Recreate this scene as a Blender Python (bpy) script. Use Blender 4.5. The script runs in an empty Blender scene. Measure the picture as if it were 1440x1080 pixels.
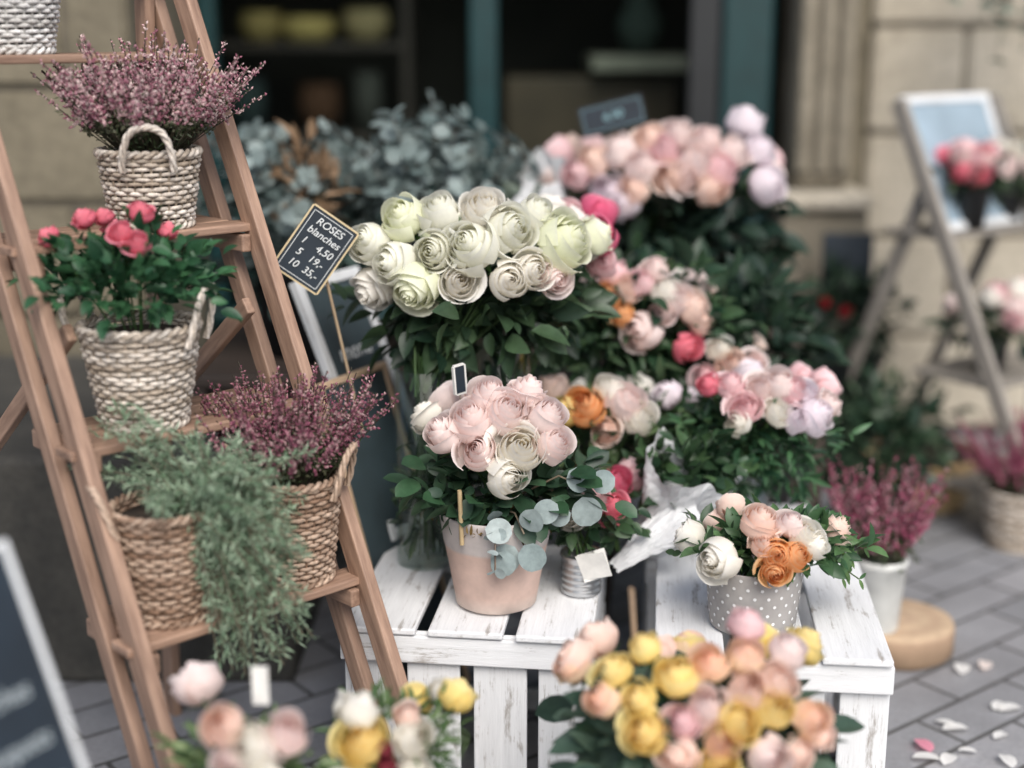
import bpy, math, random
import numpy as np
from mathutils import Vector, Matrix
random.seed(7); rng=np.random.default_rng(7)
S=bpy.context.scene; COL=S.collection
A=np.array
def nrm(v):
    v=np.asarray(v,float); return v/(np.linalg.norm(v,axis=-1,keepdims=True)+1e-9)
# ------------------------------------------------------------------ materials
def newmat(name):
    m=bpy.data.materials.new(name); m.use_nodes=True
    nt=m.node_tree; b=nt.nodes['Principled BSDF']; return m,nt,b
def node(nt,t,**k):
    n=nt.nodes.new(t)
    for a,v in k.items(): setattr(n,a,v)
    return n
def ramp(nt,fac,stops):
    r=node(nt,'ShaderNodeValToRGB'); e=r.color_ramp.elements
    while len(e)<len(stops): e.new(0.5)
    for i,(p,c) in enumerate(stops):
        e[i].position=p; e[i].color=(c[0],c[1],c[2],1)
    nt.links.new(fac,r.inputs[0]); return r.outputs[0]
def noise_n(nt,scale,detail=4,vec=None,rough=.6):
    n=node(nt,'ShaderNodeTexNoise'); n.inputs['Scale'].default_value=scale
    n.inputs['Detail'].default_value=detail; n.inputs['Roughness'].default_value=rough
    if vec is not None: nt.links.new(vec,n.inputs['Vector'])
    return n.outputs['Fac']
def objco(nt,scale=(1,1,1),rot=(0,0,0)):
    tc=node(nt,'ShaderNodeTexCoord'); mp=node(nt,'ShaderNodeMapping')
    mp.inputs['Scale'].default_value=scale; mp.inputs['Rotation'].default_value=rot
    nt.links.new(tc.outputs['Object'],mp.inputs[0]); return mp.outputs[0]
def mixc(nt,fac,a,b,mode='MIX'):
    m=node(nt,'ShaderNodeMix',data_type='RGBA',blend_type=mode)
    for s,v in ((0,fac),(6,a),(7,b)):
        if isinstance(v,(int,float)): m.inputs[s].default_value=v
        elif isinstance(v,tuple): m.inputs[s].default_value=(v[0],v[1],v[2],1)
        else: nt.links.new(v,m.inputs[s])
    return m.outputs[2]
def bump(nt,b,h,st=.3,dist=.01):
    n=node(nt,'ShaderNodeBump'); n.inputs['Strength'].default_value=st; n.inputs['Distance'].default_value=dist
    nt.links.new(h,n.inputs['Height']); nt.links.new(n.outputs[0],b.inputs['Normal'])
def m_vc(name,rough=.6,transl=0,nscale=60,namt=.35,spec=.3,bst=0):
    m,nt,b=newmat(name)
    at=node(nt,'ShaderNodeAttribute',attribute_name='col')
    v=objco(nt); nf=noise_n(nt,nscale,3,v)
    g=ramp(nt,nf,[(.25,(1-namt,)*3),(.75,(1+namt*.4,)*3)])
    c=mixc(nt,1.0,at.outputs['Color'],g,'MULTIPLY')
    nt.links.new(c,b.inputs['Base Color']); b.inputs['Roughness'].default_value=rough
    b.inputs['Specular IOR Level'].default_value=spec
    if bst: bump(nt,b,nf,bst,.002)
    if transl:
        t=node(nt,'ShaderNodeBsdfTranslucent'); nt.links.new(c,t.inputs[0])
        mx=node(nt,'ShaderNodeMixShader'); mx.inputs[0].default_value=transl
        nt.links.new(b.outputs[0],mx.inputs[1]); nt.links.new(t.outputs[0],mx.inputs[2])
        nt.links.new(mx.outputs[0],nt.nodes['Material Output'].inputs[0])
    return m
def m_wood(name,c1,c2,rough=.6):
    m,nt,b=newmat(name)
    v=objco(nt,(3,26,26)); oi=node(nt,'ShaderNodeObjectInfo')
    va=node(nt,'ShaderNodeVectorMath',operation='ADD'); nt.links.new(v,va.inputs[0])
    cb=node(nt,'ShaderNodeMath',operation='MULTIPLY'); cb.inputs[1].default_value=37; nt.links.new(oi.outputs['Random'],cb.inputs[0])
    nt.links.new(cb.outputs[0],va.inputs[1])
    nf=noise_n(nt,2.2,6,va.outputs[0],.65)
    c=ramp(nt,nf,[(.3,c1),(.5,tuple((x+y)/2 for x,y in zip(c1,c2))),(.7,c2)])
    w=ramp(nt,oi.outputs['Random'],[(0,(.82,)*3),(1,(1.12,)*3)])
    c=mixc(nt,1.0,c,w,'MULTIPLY')
    nt.links.new(c,b.inputs['Base Color']); b.inputs['Roughness'].default_value=rough
    bump(nt,b,nf,.3,.003); return m
def m_whitewood(name,white=(.79,.80,.81),under=(.30,.27,.24)):
    m,nt,b=newmat(name)
    v=objco(nt,(3,40,40)); v2=objco(nt,(6,14,14))
    n1=noise_n(nt,2,8,v,.75); n2=noise_n(nt,1.6,6,v2,.7)
    mu=node(nt,'ShaderNodeMath',operation='MULTIPLY'); nt.links.new(n1,mu.inputs[0]); nt.links.new(n2,mu.inputs[1])
    f=ramp(nt,mu.outputs[0],[(.14,(1,)*3),(.21,(0,)*3)])
    base=ramp(nt,n1,[(.3,tuple(x*.84 for x in white)),(.65,white)])
    c=mixc(nt,f,base,under)
    nt.links.new(c,b.inputs['Base Color']); b.inputs['Roughness'].default_value=.7
    bump(nt,b,n1,.5,.003); return m
def m_stone(name,c1,c2,scale=3,rough=.9):
    m,nt,b=newmat(name); v=objco(nt)
    n1=noise_n(nt,scale,8,v,.65); n2=noise_n(nt,scale*12,4,v)
    c=ramp(nt,n1,[(.3,c1),(.7,c2)])
    g=ramp(nt,n2,[(.3,(.8,)*3),(.7,(1.1,)*3)])
    c=mixc(nt,1.0,c,g,'MULTIPLY')
    nt.links.new(c,b.inputs['Base Color']); b.inputs['Roughness'].default_value=rough
    bump(nt,b,n2,.4,.01); return m
def m_plain(name,c,rough=.5,metal=0,nsc=20,amt=.2):
    m,nt,b=newmat(name); v=objco(nt); nf=noise_n(nt,nsc,4,v)
    cc=ramp(nt,nf,[(.3,tuple(x*(1-amt) for x in c)),(.7,tuple(x*(1+amt*.5) for x in c))])
    nt.links.new(cc,b.inputs['Base Color']); b.inputs['Roughness'].default_value=rough; b.inputs['Metallic'].default_value=metal
    return m
def m_glass(name,tint=(.9,.95,.93),refl=1.0):
    m,nt,b=newmat(name)
    t=node(nt,'ShaderNodeBsdfTransparent'); t.inputs[0].default_value=(*tint,1)
    g=node(nt,'ShaderNodeBsdfGlossy'); g.inputs['Roughness'].default_value=.03
    lw=node(nt,'ShaderNodeLayerWeight'); lw.inputs[0].default_value=.25
    mt=node(nt,'ShaderNodeMath',operation='MULTIPLY'); mt.inputs[1].default_value=refl; nt.links.new(lw.outputs['Facing'],mt.inputs[0])
    mx=node(nt,'ShaderNodeMixShader'); nt.links.new(mt.outputs[0],mx.inputs[0])
    nt.links.new(t.outputs[0],mx.inputs[1]); nt.links.new(g.outputs[0],mx.inputs[2])
    nt.links.new(mx.outputs[0],nt.nodes['Material Output'].inputs[0]); return m
M={}
M['petal']=m_vc('petal',.75,.42,90,.06,.10)
M['leaf']=m_vc('leaf',.42,.2,70,.3,.4)
M['dry']=m_vc('dry',.75,.15,150,.3,.2)
M['wicker']=m_vc('wicker',.7,0,140,.5,.25,.3)
M['pot']=m_vc('pot_clay',.85,0,22,.22,.15,.2)
M['wood']=m_wood('stand_wood',(.17,.10,.068),(.43,.28,.20))
M['greywood']=m_wood('weathered_wood',(.16,.145,.125),(.36,.33,.29))
M['darkwood']=m_wood('dark_wood',(.03,.022,.018),(.07,.05,.04))
M['palewood']=m_wood('pale_wood',(.40,.27,.17),(.62,.46,.32))
M['white']=m_whitewood('white_paint_wood')
M['frame']=m_whitewood('white_frame_paint',(.72,.74,.75),(.4,.38,.36))
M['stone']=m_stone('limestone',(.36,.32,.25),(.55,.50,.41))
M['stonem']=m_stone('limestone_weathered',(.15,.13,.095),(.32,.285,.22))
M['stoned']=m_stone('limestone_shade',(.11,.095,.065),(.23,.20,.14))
M['mortar']=m_stone('mortar',(.10,.09,.07),(.16,.14,.11),20)
M['teal']=m_plain('teal_paint',(.004,.034,.037),.4)
M['board']=m_plain('chalkboard',(.014,.024,.036),.6,0,6,.4)
M['boardlight']=m_plain('chalkboard_dusty',(.04,.062,.072),.6,0,6,.4)
M['panelblue']=m_plain('blue_panel',(.30,.39,.46),.35,0,4,.3)
M['chalk']=m_plain('chalk',(.75,.78,.78),.9)
M['dullchalk']=m_plain('dull_chalk',(.40,.45,.47),.9)
M['bluechalk']=m_plain('blue_chalk',(.25,.42,.46),.9)
M['gold']=m_plain('gold_edge',(.62,.50,.30),.5)
M['tin']=m_plain('tin_metal',(.6,.61,.62),.28,.9,30,.2)
M['zinc']=m_plain('zinc_metal',(.25,.27,.28),.45,.8,12,.3)
M['black']=m_plain('black_plastic',(.012,.014,.016),.45)
M['soil']=m_plain('soil',(.035,.024,.016),.95,0,120,.6)
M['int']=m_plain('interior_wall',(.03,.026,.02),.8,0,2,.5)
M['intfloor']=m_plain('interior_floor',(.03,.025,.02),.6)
M['glass']=m_glass('vase_glass',(.93,.97,.95),.42)
M['wglass']=m_glass('window_glass',(.72,.80,.79),.2)
M['paper']=m_plain('white_paper',(.74,.75,.76),.8,0,14,.12)
M['card']=m_plain('card',(.78,.77,.73),.8)
M['cream']=m_plain('cream_glaze',(.34,.32,.25),.5)
# ------------------------------------------------------------------ mesh helpers
def E(name,loc=(0,0,0)):
    o=bpy.data.objects.new(name,None); o.location=loc; o.empty_display_size=.05; COL.objects.link(o); return o
def par(o,p):
    if p is not None:
        o.parent=p; o.matrix_parent_inverse=Matrix.Translation(-Vector(p.location))
    return o
class MB:
    def __init__(s): s.v=[];s.f=[];s.c=[];s.n=0
    def add(s,v,f,c=(.5,.5,.5)):
        v=np.asarray(v,float).reshape(-1,3); f=np.asarray(f)
        s.v.append(v); s.f.extend((f+s.n).tolist()); s.n+=len(v)
        c=np.asarray(c,float)
        s.c.append(np.broadcast_to(c,(len(v),3)) if c.ndim==1 else c.reshape(-1,3))
    def inst(s,tv,tf,R,P,c):
        N=len(P);k=len(tv)
        if N==0: return
        V=np.einsum('nij,kj->nki',R,tv)+np.asarray(P)[:,None,:]
        F=(tf[None]+(np.arange(N)*k)[:,None,None]).reshape(-1,tf.shape[1])
        c=np.asarray(c,float)
        if c.ndim==1: c=np.broadcast_to(c,(N,3))
        if c.ndim==2: c=np.repeat(c,k,axis=0)
        s.add(V.reshape(-1,3),F,c.reshape(-1,3))
    def make(s,name,mat,parent=None,smooth=True):
        me=bpy.data.meshes.new(name)
        me.from_pydata(np.concatenate(s.v).tolist(),[],s.f)
        ca=me.color_attributes.new('col','FLOAT_COLOR','POINT')
        cc=np.concatenate(s.c); cc=np.c_[np.clip(cc,0,1),np.ones(len(cc))]
        ca.data.foreach_set('color',cc.ravel())
        if smooth: me.polygons.foreach_set('use_smooth',[True]*len(me.polygons))
        me.materials.append(mat if not isinstance(mat,str) else M[mat]); me.update()
        o=bpy.data.objects.new(name,me); COL.objects.link(o); return par(o,parent)
def tube(mb,P,r,k=6,c=(.5,.5,.5),closed=False,ref=None,cap=False):
    P=np.asarray(P,float); n=len(P); r=np.broadcast_to(np.asarray(r,float),(n,))
    T=nrm(np.roll(P,-1,0)-np.roll(P,1,0)) if closed else nrm(np.gradient(P,axis=0))
    if ref is None:
        a=np.abs(T).mean(0); ref=np.eye(3)[int(np.argmin(a))]
    U=nrm(np.cross(T,ref)); W=np.cross(T,U)
    th=np.arange(k)/k*2*np.pi
    V=P[:,None]+r[:,None,None]*(np.cos(th)[None,:,None]*U[:,None]+np.sin(th)[None,:,None]*W[:,None])
    i=np.arange(n if closed else n-1)[:,None]; j=np.arange(k)[None]
    a=i*k+j; b=i*k+(j+1)%k; i2=(i+1)%n; c2=i2*k+(j+1)%k; d=i2*k+j
    cc=np.asarray(c,float)
    if cc.ndim==2: cc=np.repeat(cc,k,axis=0)
    mb.add(V.reshape(-1,3),np.stack([a,b,c2,d],-1).reshape(-1,4),cc)
def lathe(mb,prof,loc,k=40,c=(.5,.5,.5),wob=0,arc=2*math.pi,a0=0):
    prof=np.asarray(prof,float); n=len(prof); full=abs(arc-2*math.pi)<1e-6
    kk=k if full else k+1
    th=a0+np.arange(kk)/k*arc
    ww=1+wob*np.sin(th*3+1)+wob*.6*np.sin(th*7)
    V=np.stack([prof[:,0,None]*np.cos(th)*ww,prof[:,0,None]*np.sin(th)*ww,np.repeat(prof[:,1,None],kk,1)],-1)+A(loc)
    i=np.arange(n-1)[:,None]; j=np.arange(k)[None]; j2=(j+1)%kk
    F=np.stack([i*kk+j,i*kk+j2,(i+1)*kk+j2,(i+1)*kk+j],-1).reshape(-1,4)
    cc=np.asarray(c,float)
    if cc.ndim==2: cc=np.repeat(cc,kk,axis=0)
    mb.add(V.reshape(-1,3),F,cc)
def board(name,parent,p0,p1,w,t,wd=(0,0,1),mat='wood',bev=.003):
    """plank from p0 to p1; w along wd, t thickness"""
    p0=Vector(p0);p1=Vector(p1); X=(p1-p0); L=X.length; X.normalize()
    wd=Vector(wd); Y=(wd-X*wd.dot(X)).normalized(); Z=X.cross(Y)
    me=bpy.data.meshes.new(name)
    v=[(sx*L/2,sy*w/2,sz*t/2) for sx in(-1,1) for sy in(-1,1) for sz in(-1,1)]
    f=[(0,1,3,2),(4,6,7,5),(0,4,5,1),(2,3,7,6),(0,2,6,4),(1,5,7,3)]
    me.from_pydata(v,[],f); me.materials.append(M[mat] if isinstance(mat,str) else mat)
    o=bpy.data.objects.new(name,me); COL.objects.link(o)
    R=Matrix((X,Y,Z)).transposed().to_4x4(); o.matrix_world=Matrix.Translation((p0+p1)/2)@R
    if bev:
        b=o.modifiers.new('b','BEVEL'); b.width=min(bev,t*.3,w*.3); b.segments=2
    if parent is not None:
        o.parent=parent; o.matrix_parent_inverse=Matrix.Translation(-Vector(parent.location))
    return o
def box(name,parent,x0,x1,y0,y1,z0,z1,mat,bev=.004):
    return board(name,parent,(x0,(y0+y1)/2,(z0+z1)/2),(x1,(y0+y1)/2,(z0+z1)/2),y1-y0,z1-z0,(0,1,0),mat,bev)
def basis(D,N=None,spin=None):
    D=nrm(D)
    if N is None: N=rng.normal(size=D.shape)
    X=nrm(np.cross(D,N)); Z=np.cross(X,D)
    return np.stack([X,D,Z],-1)
def basisz(D):
    D=nrm(D); N=rng.normal(size=D.shape); X=nrm(np.cross(D,N)); Y=np.cross(D,X)
    return np.stack([X,Y,D],-1)
def leaf_t(w=.4,fold=.15,droop=.25,tip=1.0,nb=5,base=0.0):
    V=[];b=np.linspace(0,1,nb+1)
    for t in b:
        ww=w*.5*(math.sin(math.pi*min(1,t*1.0)**.8)**.75 if 0<t<1 else .02)
        if tip<1: ww=w*.5*math.sqrt(max(0.0004,1-(2*t-1)**2))
        for a in(-1,0,1):
            V.append((a*ww,t,abs(a)*fold*ww*2-droop*t*t))
    F=[]
    for i in range(nb):
        for j in range(2):
            q=i*3+j; F.append((q,q+1,q+4,q+3))
    return A(V),A(F)
L_rose=leaf_t(.55,.2,.22); L_long=leaf_t(.28,.2,.4); L_round=leaf_t(.95,.08,.1,.5,9); L_need=leaf_t(.15,.1,.1,1,2); L_oval=leaf_t(.62,.15,.15,.5,7)
def lerp(a,b,t):
    t=np.asarray(t)[...,None]; return A(a)*(1-t)+A(b)*t
def leafmass(mb,c,R,n,size,tmpl=L_rose,c1=(.02,.06,.02),c2=(.07,.14,.05),shell=.35,up=.3,low=-1):
    d=nrm(rng.normal(size=(n*3,3))); d=d[d[:,2]>low][:n]; n=len(d)
    rr=shell+(1-shell)*rng.random(n)**.6
    lump=1+.28*np.sin(d[:,0]*5+c[0]*9)*np.cos(d[:,2]*6+d[:,1]*4)
    P=A(c)+d*A(R)*(rr*lump)[:,None]
    D=nrm(d+rng.normal(size=(n,3))*.6+A([0,0,up]))
    N=nrm(rng.normal(size=(n,3))*.6+A([0,-.25,1.0]))
    s=size*(.5+.8*rng.random(n))
    Rm=basis(D,N)*s[:,None,None]
    mb.inst(*tmpl,Rm,P,lerp(c1,c2,rng.random(n)**1.4)*A([1.15,1.02,1.15]))
def stems(mb,top,Rt,bot,Rb,n,r=.0022,c=(.05,.10,.035)):
    for i in range(n):
        a=rng.normal(size=3)*.5; p1=A(top)+a*A(Rt); p0=A(bot)+np.clip(a,-1,1)*A(Rb)*[-1,-1,0]
        m=(p0+p1)/2+rng.normal(size=3)*.006
        t=np.linspace(0,1,7)[:,None]
        tube(mb,(1-t)**2*p0+2*t*(1-t)*m+t*t*p1,r,5,A(c)*(.7+.6*rng.random()))
# ------------------------------------------------------------------ rose
def rose_t(seed,op,n=19):
    """op: 0 = tight globular cup, 1 = fully blown"""
    r=np.random.default_rng(seed); V=[];F=[];T=[];B=[]
    ga,gb=9,10; a=np.linspace(-1,1,ga)[None,:]; b=np.linspace(0,1,gb)[:,None]
    for i in range(n):
        t=i/(n-1); R=.09+.79*t**.85; ph=i*2.39996+r.normal()*.25
        wrap=1.6-.55*t
        ztop=.72-(.10+.40*op)*t**1.6+r.normal()*.03
        lip=(.10+.42*op)*max(0,t-.32)*(.6+.7*r.random()); pin=.52*(1-t)**.65*(1.05-.35*op)+.13*(1-op)
        sp=.07+.05*r.random(); tw=r.normal()*.05
        ph_=ph+a*wrap*(b**.40)+tw*b
        bul=np.sin(np.pi*.5*np.clip(b/.55,0,1))**.65
        u=np.clip((b-.50)/.50,0,1); ab=np.abs(a)
        rho=R*bul*(1+sp*a)-R*pin*u**1.3+lip*u**2.4*(1-.35*ab)
        rho=rho+.015*np.sin(a*3.7+i*1.7)*b*b*(.3+t)-.05*ab**2*t*u
        z=-.70+(ztop+.70)*b**1.02*(1-.20*ab**2.6*b)-lip*.70*u**3*(1-.3*ab)+.015*np.sin(a*3+i*2)*b*b
        v=np.stack([rho*np.cos(ph_),rho*np.sin(ph_),z*1.06+0*a],-1).reshape(-1,3)
        k=len(V)*ga*gb
        V.append(v); T.append(np.full(ga*gb,t)); B.append((b+0*a).ravel())
        for y in range(gb-1):
            for x in range(ga-1):
                q=k+y*ga+x; F.append((q,q+1,q+ga+1,q+ga))
    return np.concatenate(V),A(F),np.concatenate(T),np.concatenate(B)
ROSES=[rose_t(s,o) for s,o in((1,.05),(2,.25),(3,.45),(4,.15),(5,.70),(6,.35))]
RC={
 'white':((.84,.83,.62),(.91,.90,.80),(.94,.94,.89)),
 'green':((.80,.83,.50),(.88,.90,.69),(.93,.93,.83)),
 'cream':((.89,.82,.68),(.92,.89,.81),(.94,.93,.90)),
 'blush':((.90,.66,.61),(.93,.80,.76),(.95,.88,.86)),
 'pink':((.86,.48,.51),(.90,.65,.66),(.93,.78,.78)),
 'hot':((.65,.06,.17),(.80,.16,.29),(.88,.36,.46)),
 'coral':((.80,.12,.19),(.88,.24,.32),(.90,.40,.46)),
 'yellow':((.90,.58,.12),(.94,.78,.30),(.95,.87,.52)),
 'ypink':((.92,.66,.30),(.94,.76,.54),(.93,.60,.56)),
 'orange':((.88,.36,.09),(.92,.52,.22),(.93,.67,.42)),
 'peach':((.92,.60,.45),(.94,.75,.65),(.95,.84,.78)),
 'lilac':((.82,.68,.75),(.89,.81,.85),(.93,.89,.91)),
 'red':((.35,.01,.02),(.50,.02,.04),(.6,.08,.1)),
 'wine':((.20,.02,.04),(.30,.04,.07),(.4,.1,.12)),
}
def add_rose(mb,P,D,r,cn,var=None):
    V,F,T,B=ROSES[rng.integers(len(ROSES)) if var is None else var]
    ci,co,ce=[A(x) for x in RC[cn]]
    j=1+rng.normal()*.025
    c=ci*(1-T**.7)[:,None]+co*(T**.7)[:,None]
    e=(B**4*.7)[:,None]; c=c*(1-e)+ce*e
    R=basisz(A([D]))*(r*1.14*(.90+.18*rng.random()))
    mb.inst(V,F,R,A([P]),(c*j)[None])
def calyx(mb,P,D,r):
    n=5; D=nrm(D); u=nrm(np.cross(D,A([.3,.2,.9])));w=np.cross(D,u)
    th=np.arange(n)/n*6.283; dirs=np.cos(th)[:,None]*u+np.sin(th)[:,None]*w-D*.35
    mb.inst(*L_long,basis(dirs,np.repeat(-D[None],n,0))*r*.8,np.repeat((A(P)-D*r*.78)[None],n,0),(.06,.13,.04))
def bouquet(parent,c,lst,Rx,Ry,Rz,back=8,bcols=('white',),br=.04,tilt=.4,bot=None,nst=12,up=.55,prefix=''):
    """lst: (dx,dz,r,colour) in metres from the bunch centre; dome toward the street; back roses behind."""
    mb=MB(); lf=MB(); c=np.asarray(c,float)
    heads=[]
    for dx,dz,r,cn in lst:
        q=1-(dx/Rx)**2-(dz/Rz)**2
        dy=-Ry*math.sqrt(max(0,q))+tilt*dz
        heads.append((A([dx,dy,dz]),r,cn))
    for i in range(back):
        a=rng.uniform(0,math.pi); e=rng.uniform(-.3,.6)
        d=A([math.cos(a)*Rx*math.cos(e),math.sin(a)*Ry*math.cos(e)*1.0+.02,Rz*math.sin(e)*.6])
        heads.append((d,br,bcols[i%len(bcols)]))
    for d,r,cn in heads:
        D=nrm(A([d[0]/Rx,d[1]/Ry,d[2]/Rz])*.85+A([0,-.1,up])+rng.normal(size=3)*.20)
        P=c+d; add_rose(mb,P,D,r,cn); calyx(lf,P,D,r)
        b=A(bot if bot is not None else c-A([0,0,.3]))
        m=P-D*r*3.0; t=np.linspace(0,1,8)[:,None]
        s0=P-D*r*.7; bb=b+rng.normal(size=3)*A([.015,.015,0])
        tube(lf,(1-t)**2*s0+2*t*(1-t)*m+t*t*bb,.0026,5,(.06,.12,.035))
    mb.make(prefix+'rose_heads','petal',parent); return lf
def eucsprig(mb,p0,p1,bend,n,size,c1,c2):
    p0=A(p0);p1=A(p1);m=(p0+p1)/2+A(bend); t=np.linspace(0,1,n)[:,None]
    P=(1-t)**2*p0+2*t*(1-t)*m+t*t*p1; T=nrm(np.gradient(P,axis=0))
    tube(mb,P,.0016,4,(.22,.16,.12))
    for s in(-1,1):
        a=np.arange(n)*1.9+ (0 if s>0 else math.pi)
        U=nrm(np.cross(T,A([.2,.1,1]))); W=np.cross(T,U)
        D=nrm((np.cos(a)[:,None]*U+np.sin(a)[:,None]*W)+T*.5)
        N=nrm(T+rng.normal(size=T.shape)*.5)
        sz=size*(1-.45*t[:,0])*(.8+.4*rng.random(n))
        k=t[:,0]>.12
        mb.inst(*L_round,(basis(D,N)*sz[:,None,None])[k],P[k],lerp(c1,c2,rng.random(n))[k])
OCT=(A([[1,0,0],[-1,0,0],[0,1,0],[0,-1,0],[0,0,1],[0,0,-1]],float),A([[0,2,4],[2,1,4],[1,3,4],[3,0,4],[2,0,5],[1,2,5],[3,1,5],[0,3,5]]))
def heather(parent,base,n,spread,h,cols,fl=.0042,m=40):
    fb=MB(); gb=MB()
    for i in range(n):
        a=rng.uniform(0,6.283); rad=math.sqrt(rng.random()); d=A([math.cos(a),math.sin(a),0])*rad
        L=h*(.72+.4*rng.random())*(1-.25*rad)
        p0=A(base)+d*spread*.30; p1=p0+d*spread*.75+A([0,0,L])+rng.normal(size=3)*.012; md=p0+d*spread*.40+A([0,0,L*.5])
        t=np.linspace(0,1,8)[:,None]; P=(1-t)**2*p0+2*t*(1-t)*md+t*t*p1
        tube(gb,P,.0011,3,(.07,.06,.04))
        tt=np.sort(.32+.68*rng.random(m))[:,None]
        Q=(1-tt)**2*p0+2*tt*(1-tt)*md+tt*tt*p1
        off=rng.normal(size=Q.shape)*.0045*(1.15-tt*.75); D=nrm(off+A([0,0,.002])); Q=Q+off
        sz=fl*(.6+.6*rng.random(m))*(1.15-.5*tt[:,0])
        Rm=basisz(D)*sz[:,None,None]*A([.75,.75,1.3])[None,None,:]
        ci=rng.integers(len(cols),size=m); cc=A(cols)[ci]*(.75+.5*rng.random(m))[:,None]
        cc=np.where(tt<.42,A([.06,.09,.04])*.9+cc*.1,cc)
        fb.inst(*OCT,Rm,Q,cc)
        k=14; tq=rng.random(k)[:,None]*.75; Q=(1-tq)**2*p0+2*tq*(1-tq)*md+tq*tq*p1
        gb.inst(*L_need,basis(nrm(rng.normal(size=(k,3))+A([0,0,.8])))*.013,Q,lerp((.03,.06,.025),(.09,.13,.05),rng.random(k)))
    fb.make('blossom','dry',parent,False); gb.make('greenery','leaf',parent)
# ------------------------------------------------------------------ basket
def basket(name,loc,r0,r1,h,ca,cb,nst=34,rows=20,handles=(),hw=.045,hh=.06):
    e=E(name,loc); x,y,z=loc; mb=MB()
    def rad(t): return r0+(r1-r0)*t**.85
    for i in range(nst):
        th=i/nst*6.2832; t=np.linspace(0,1,6)
        P=np.stack([x+rad(t)*np.cos(th),y+rad(t)*np.sin(th),z+t*h],-1)
        tube(mb,P,.0022,5,A(ca)*(.6+.4*rng.random()),ref=A([-math.sin(th),math.cos(th),0]))
    dz=h/rows
    for j in range(rows):
        t=(j+.5)/rows; th=np.arange(nst*4)/(nst*4)*6.28318
        am=.0026; R=rad(t)+am*np.cos(nst/2*th+math.pi*j)+.0008*np.sin(th*5+j)
        P=np.stack([x+R*np.cos(th),y+R*np.sin(th),z+t*h+.0011*np.sin(th*3+j*2)],-1)
        k=rng.random(); cc=lerp(ca,cb,np.clip(k*.7+.3*rng.random()+.25*np.sin(th*rng.integers(1,4)+j),0,1))
        tube(mb,P,dz*.50*(.84+.20*rng.random()),6,cc,closed=True,ref=A([0,0,1.]))
    for zz,rr,k in((h+.004,r1+.001,34),(.004,r0+.001,26)):
        th=np.arange(160)/160*6.28318
        for s in(0,math.pi):
            R=rr+.004*np.cos(k/2*th+s); Z=z+zz+.004*np.sin(k/2*th+s)
            tube(mb,np.stack([x+R*np.cos(th),y+R*np.sin(th),Z],-1),.004,6,lerp(ca,cb,.5+.4*np.sin(th*9+s)),closed=True,ref=A([0,0,1.]))
    for hd in handles:
        ang,w,hgt=hd[:3]; lean=hd[3] if len(hd)>3 else .25
        o=A([math.cos(ang),math.sin(ang),0]); tg=A([-math.sin(ang),math.cos(ang),0])
        s=np.linspace(0,math.pi,44)
        for q in(0,2.09,4.19):
            base=A([x,y,z+h])+o*(r1+.004)
            C=base[None]+np.cos(s)[:,None]*tg*w+(np.sin(s)**.8)[:,None]*(A([0,0,hgt])+o*hgt*lean)
            C=C+A([0,0,-.022])*(np.abs(np.cos(s))**6)[:,None]
            nn=nrm(np.cos(s)[:,None]*tg*hgt+np.sin(s)[:,None]*A([0,0,w]))
            C=C+.0032*(np.cos(s*7+q)[:,None]*nn+np.sin(s*7+q)[:,None]*o)
            tube(mb,C,.0032,6,lerp(ca,cb,.7+.3*np.sin(s*8+q)),ref=o)
    mb.make('weave','wicker',e)
    lb=MB(); lathe(lb,[(0,.004),(r0-.006,.004),(r1-.009,h-.012),(r1*.5,h-.006),(0,h-.004)],loc,28); lb.make('soil_liner','soil',e)
    return e
WH=((.38,.31,.24),(.78,.71,.63)); BR=((.24,.15,.10),(.56,.42,.32)); WW=((.5,.48,.45),(.85,.84,.82))
# ------------------------------------------------------------------ world / light / camera
w=bpy.data.worlds.new("World"); S.world=w; w.use_nodes=True; nt=w.node_tree
sky=nt.nodes.new('ShaderNodeTexSky'); sky.sky_type='NISHITA'; sky.sun_disc=False
SE,SR=math.radians(46),math.radians(165)
sky.sun_elevation=SE; sky.sun_rotation=SR; sky.air_density=1.0; sky.dust_density=3.0; sky.ozone_density=1.0
nt.links.new(sky.outputs[0],nt.nodes['Background'].inputs[0]); nt.nodes['Background'].inputs[1].default_value=.15
sd=bpy.data.lights.new('sun','SUN'); sd.energy=3.2; sd.angle=math.radians(40); sd.color=(1,.975,.94)
so=bpy.data.objects.new('sun',sd); COL.objects.link(so)
dv=Vector((math.sin(SR)*math.cos(SE),math.cos(SR)*math.cos(SE),math.sin(SE)))
so.rotation_euler=dv.to_track_quat('Z','Y').to_euler()
S.view_settings.view_transform='Standard'; S.view_settings.look='None'; S.view_settings.exposure=0; S.view_settings.gamma=1
cd=bpy.data.cameras.new('camera'); co=bpy.data.objects.new('camera',cd); COL.objects.link(co)
co.location=(0,0,1.35); co.rotation_euler=(math.radians(76),0,0); cd.lens=50; cd.sensor_width=36; cd.clip_start=.05; cd.clip_end=500
cd.dof.use_dof=True; cd.dof.focus_distance=2.40; cd.dof.aperture_fstop=.9; S.camera=co
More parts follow.
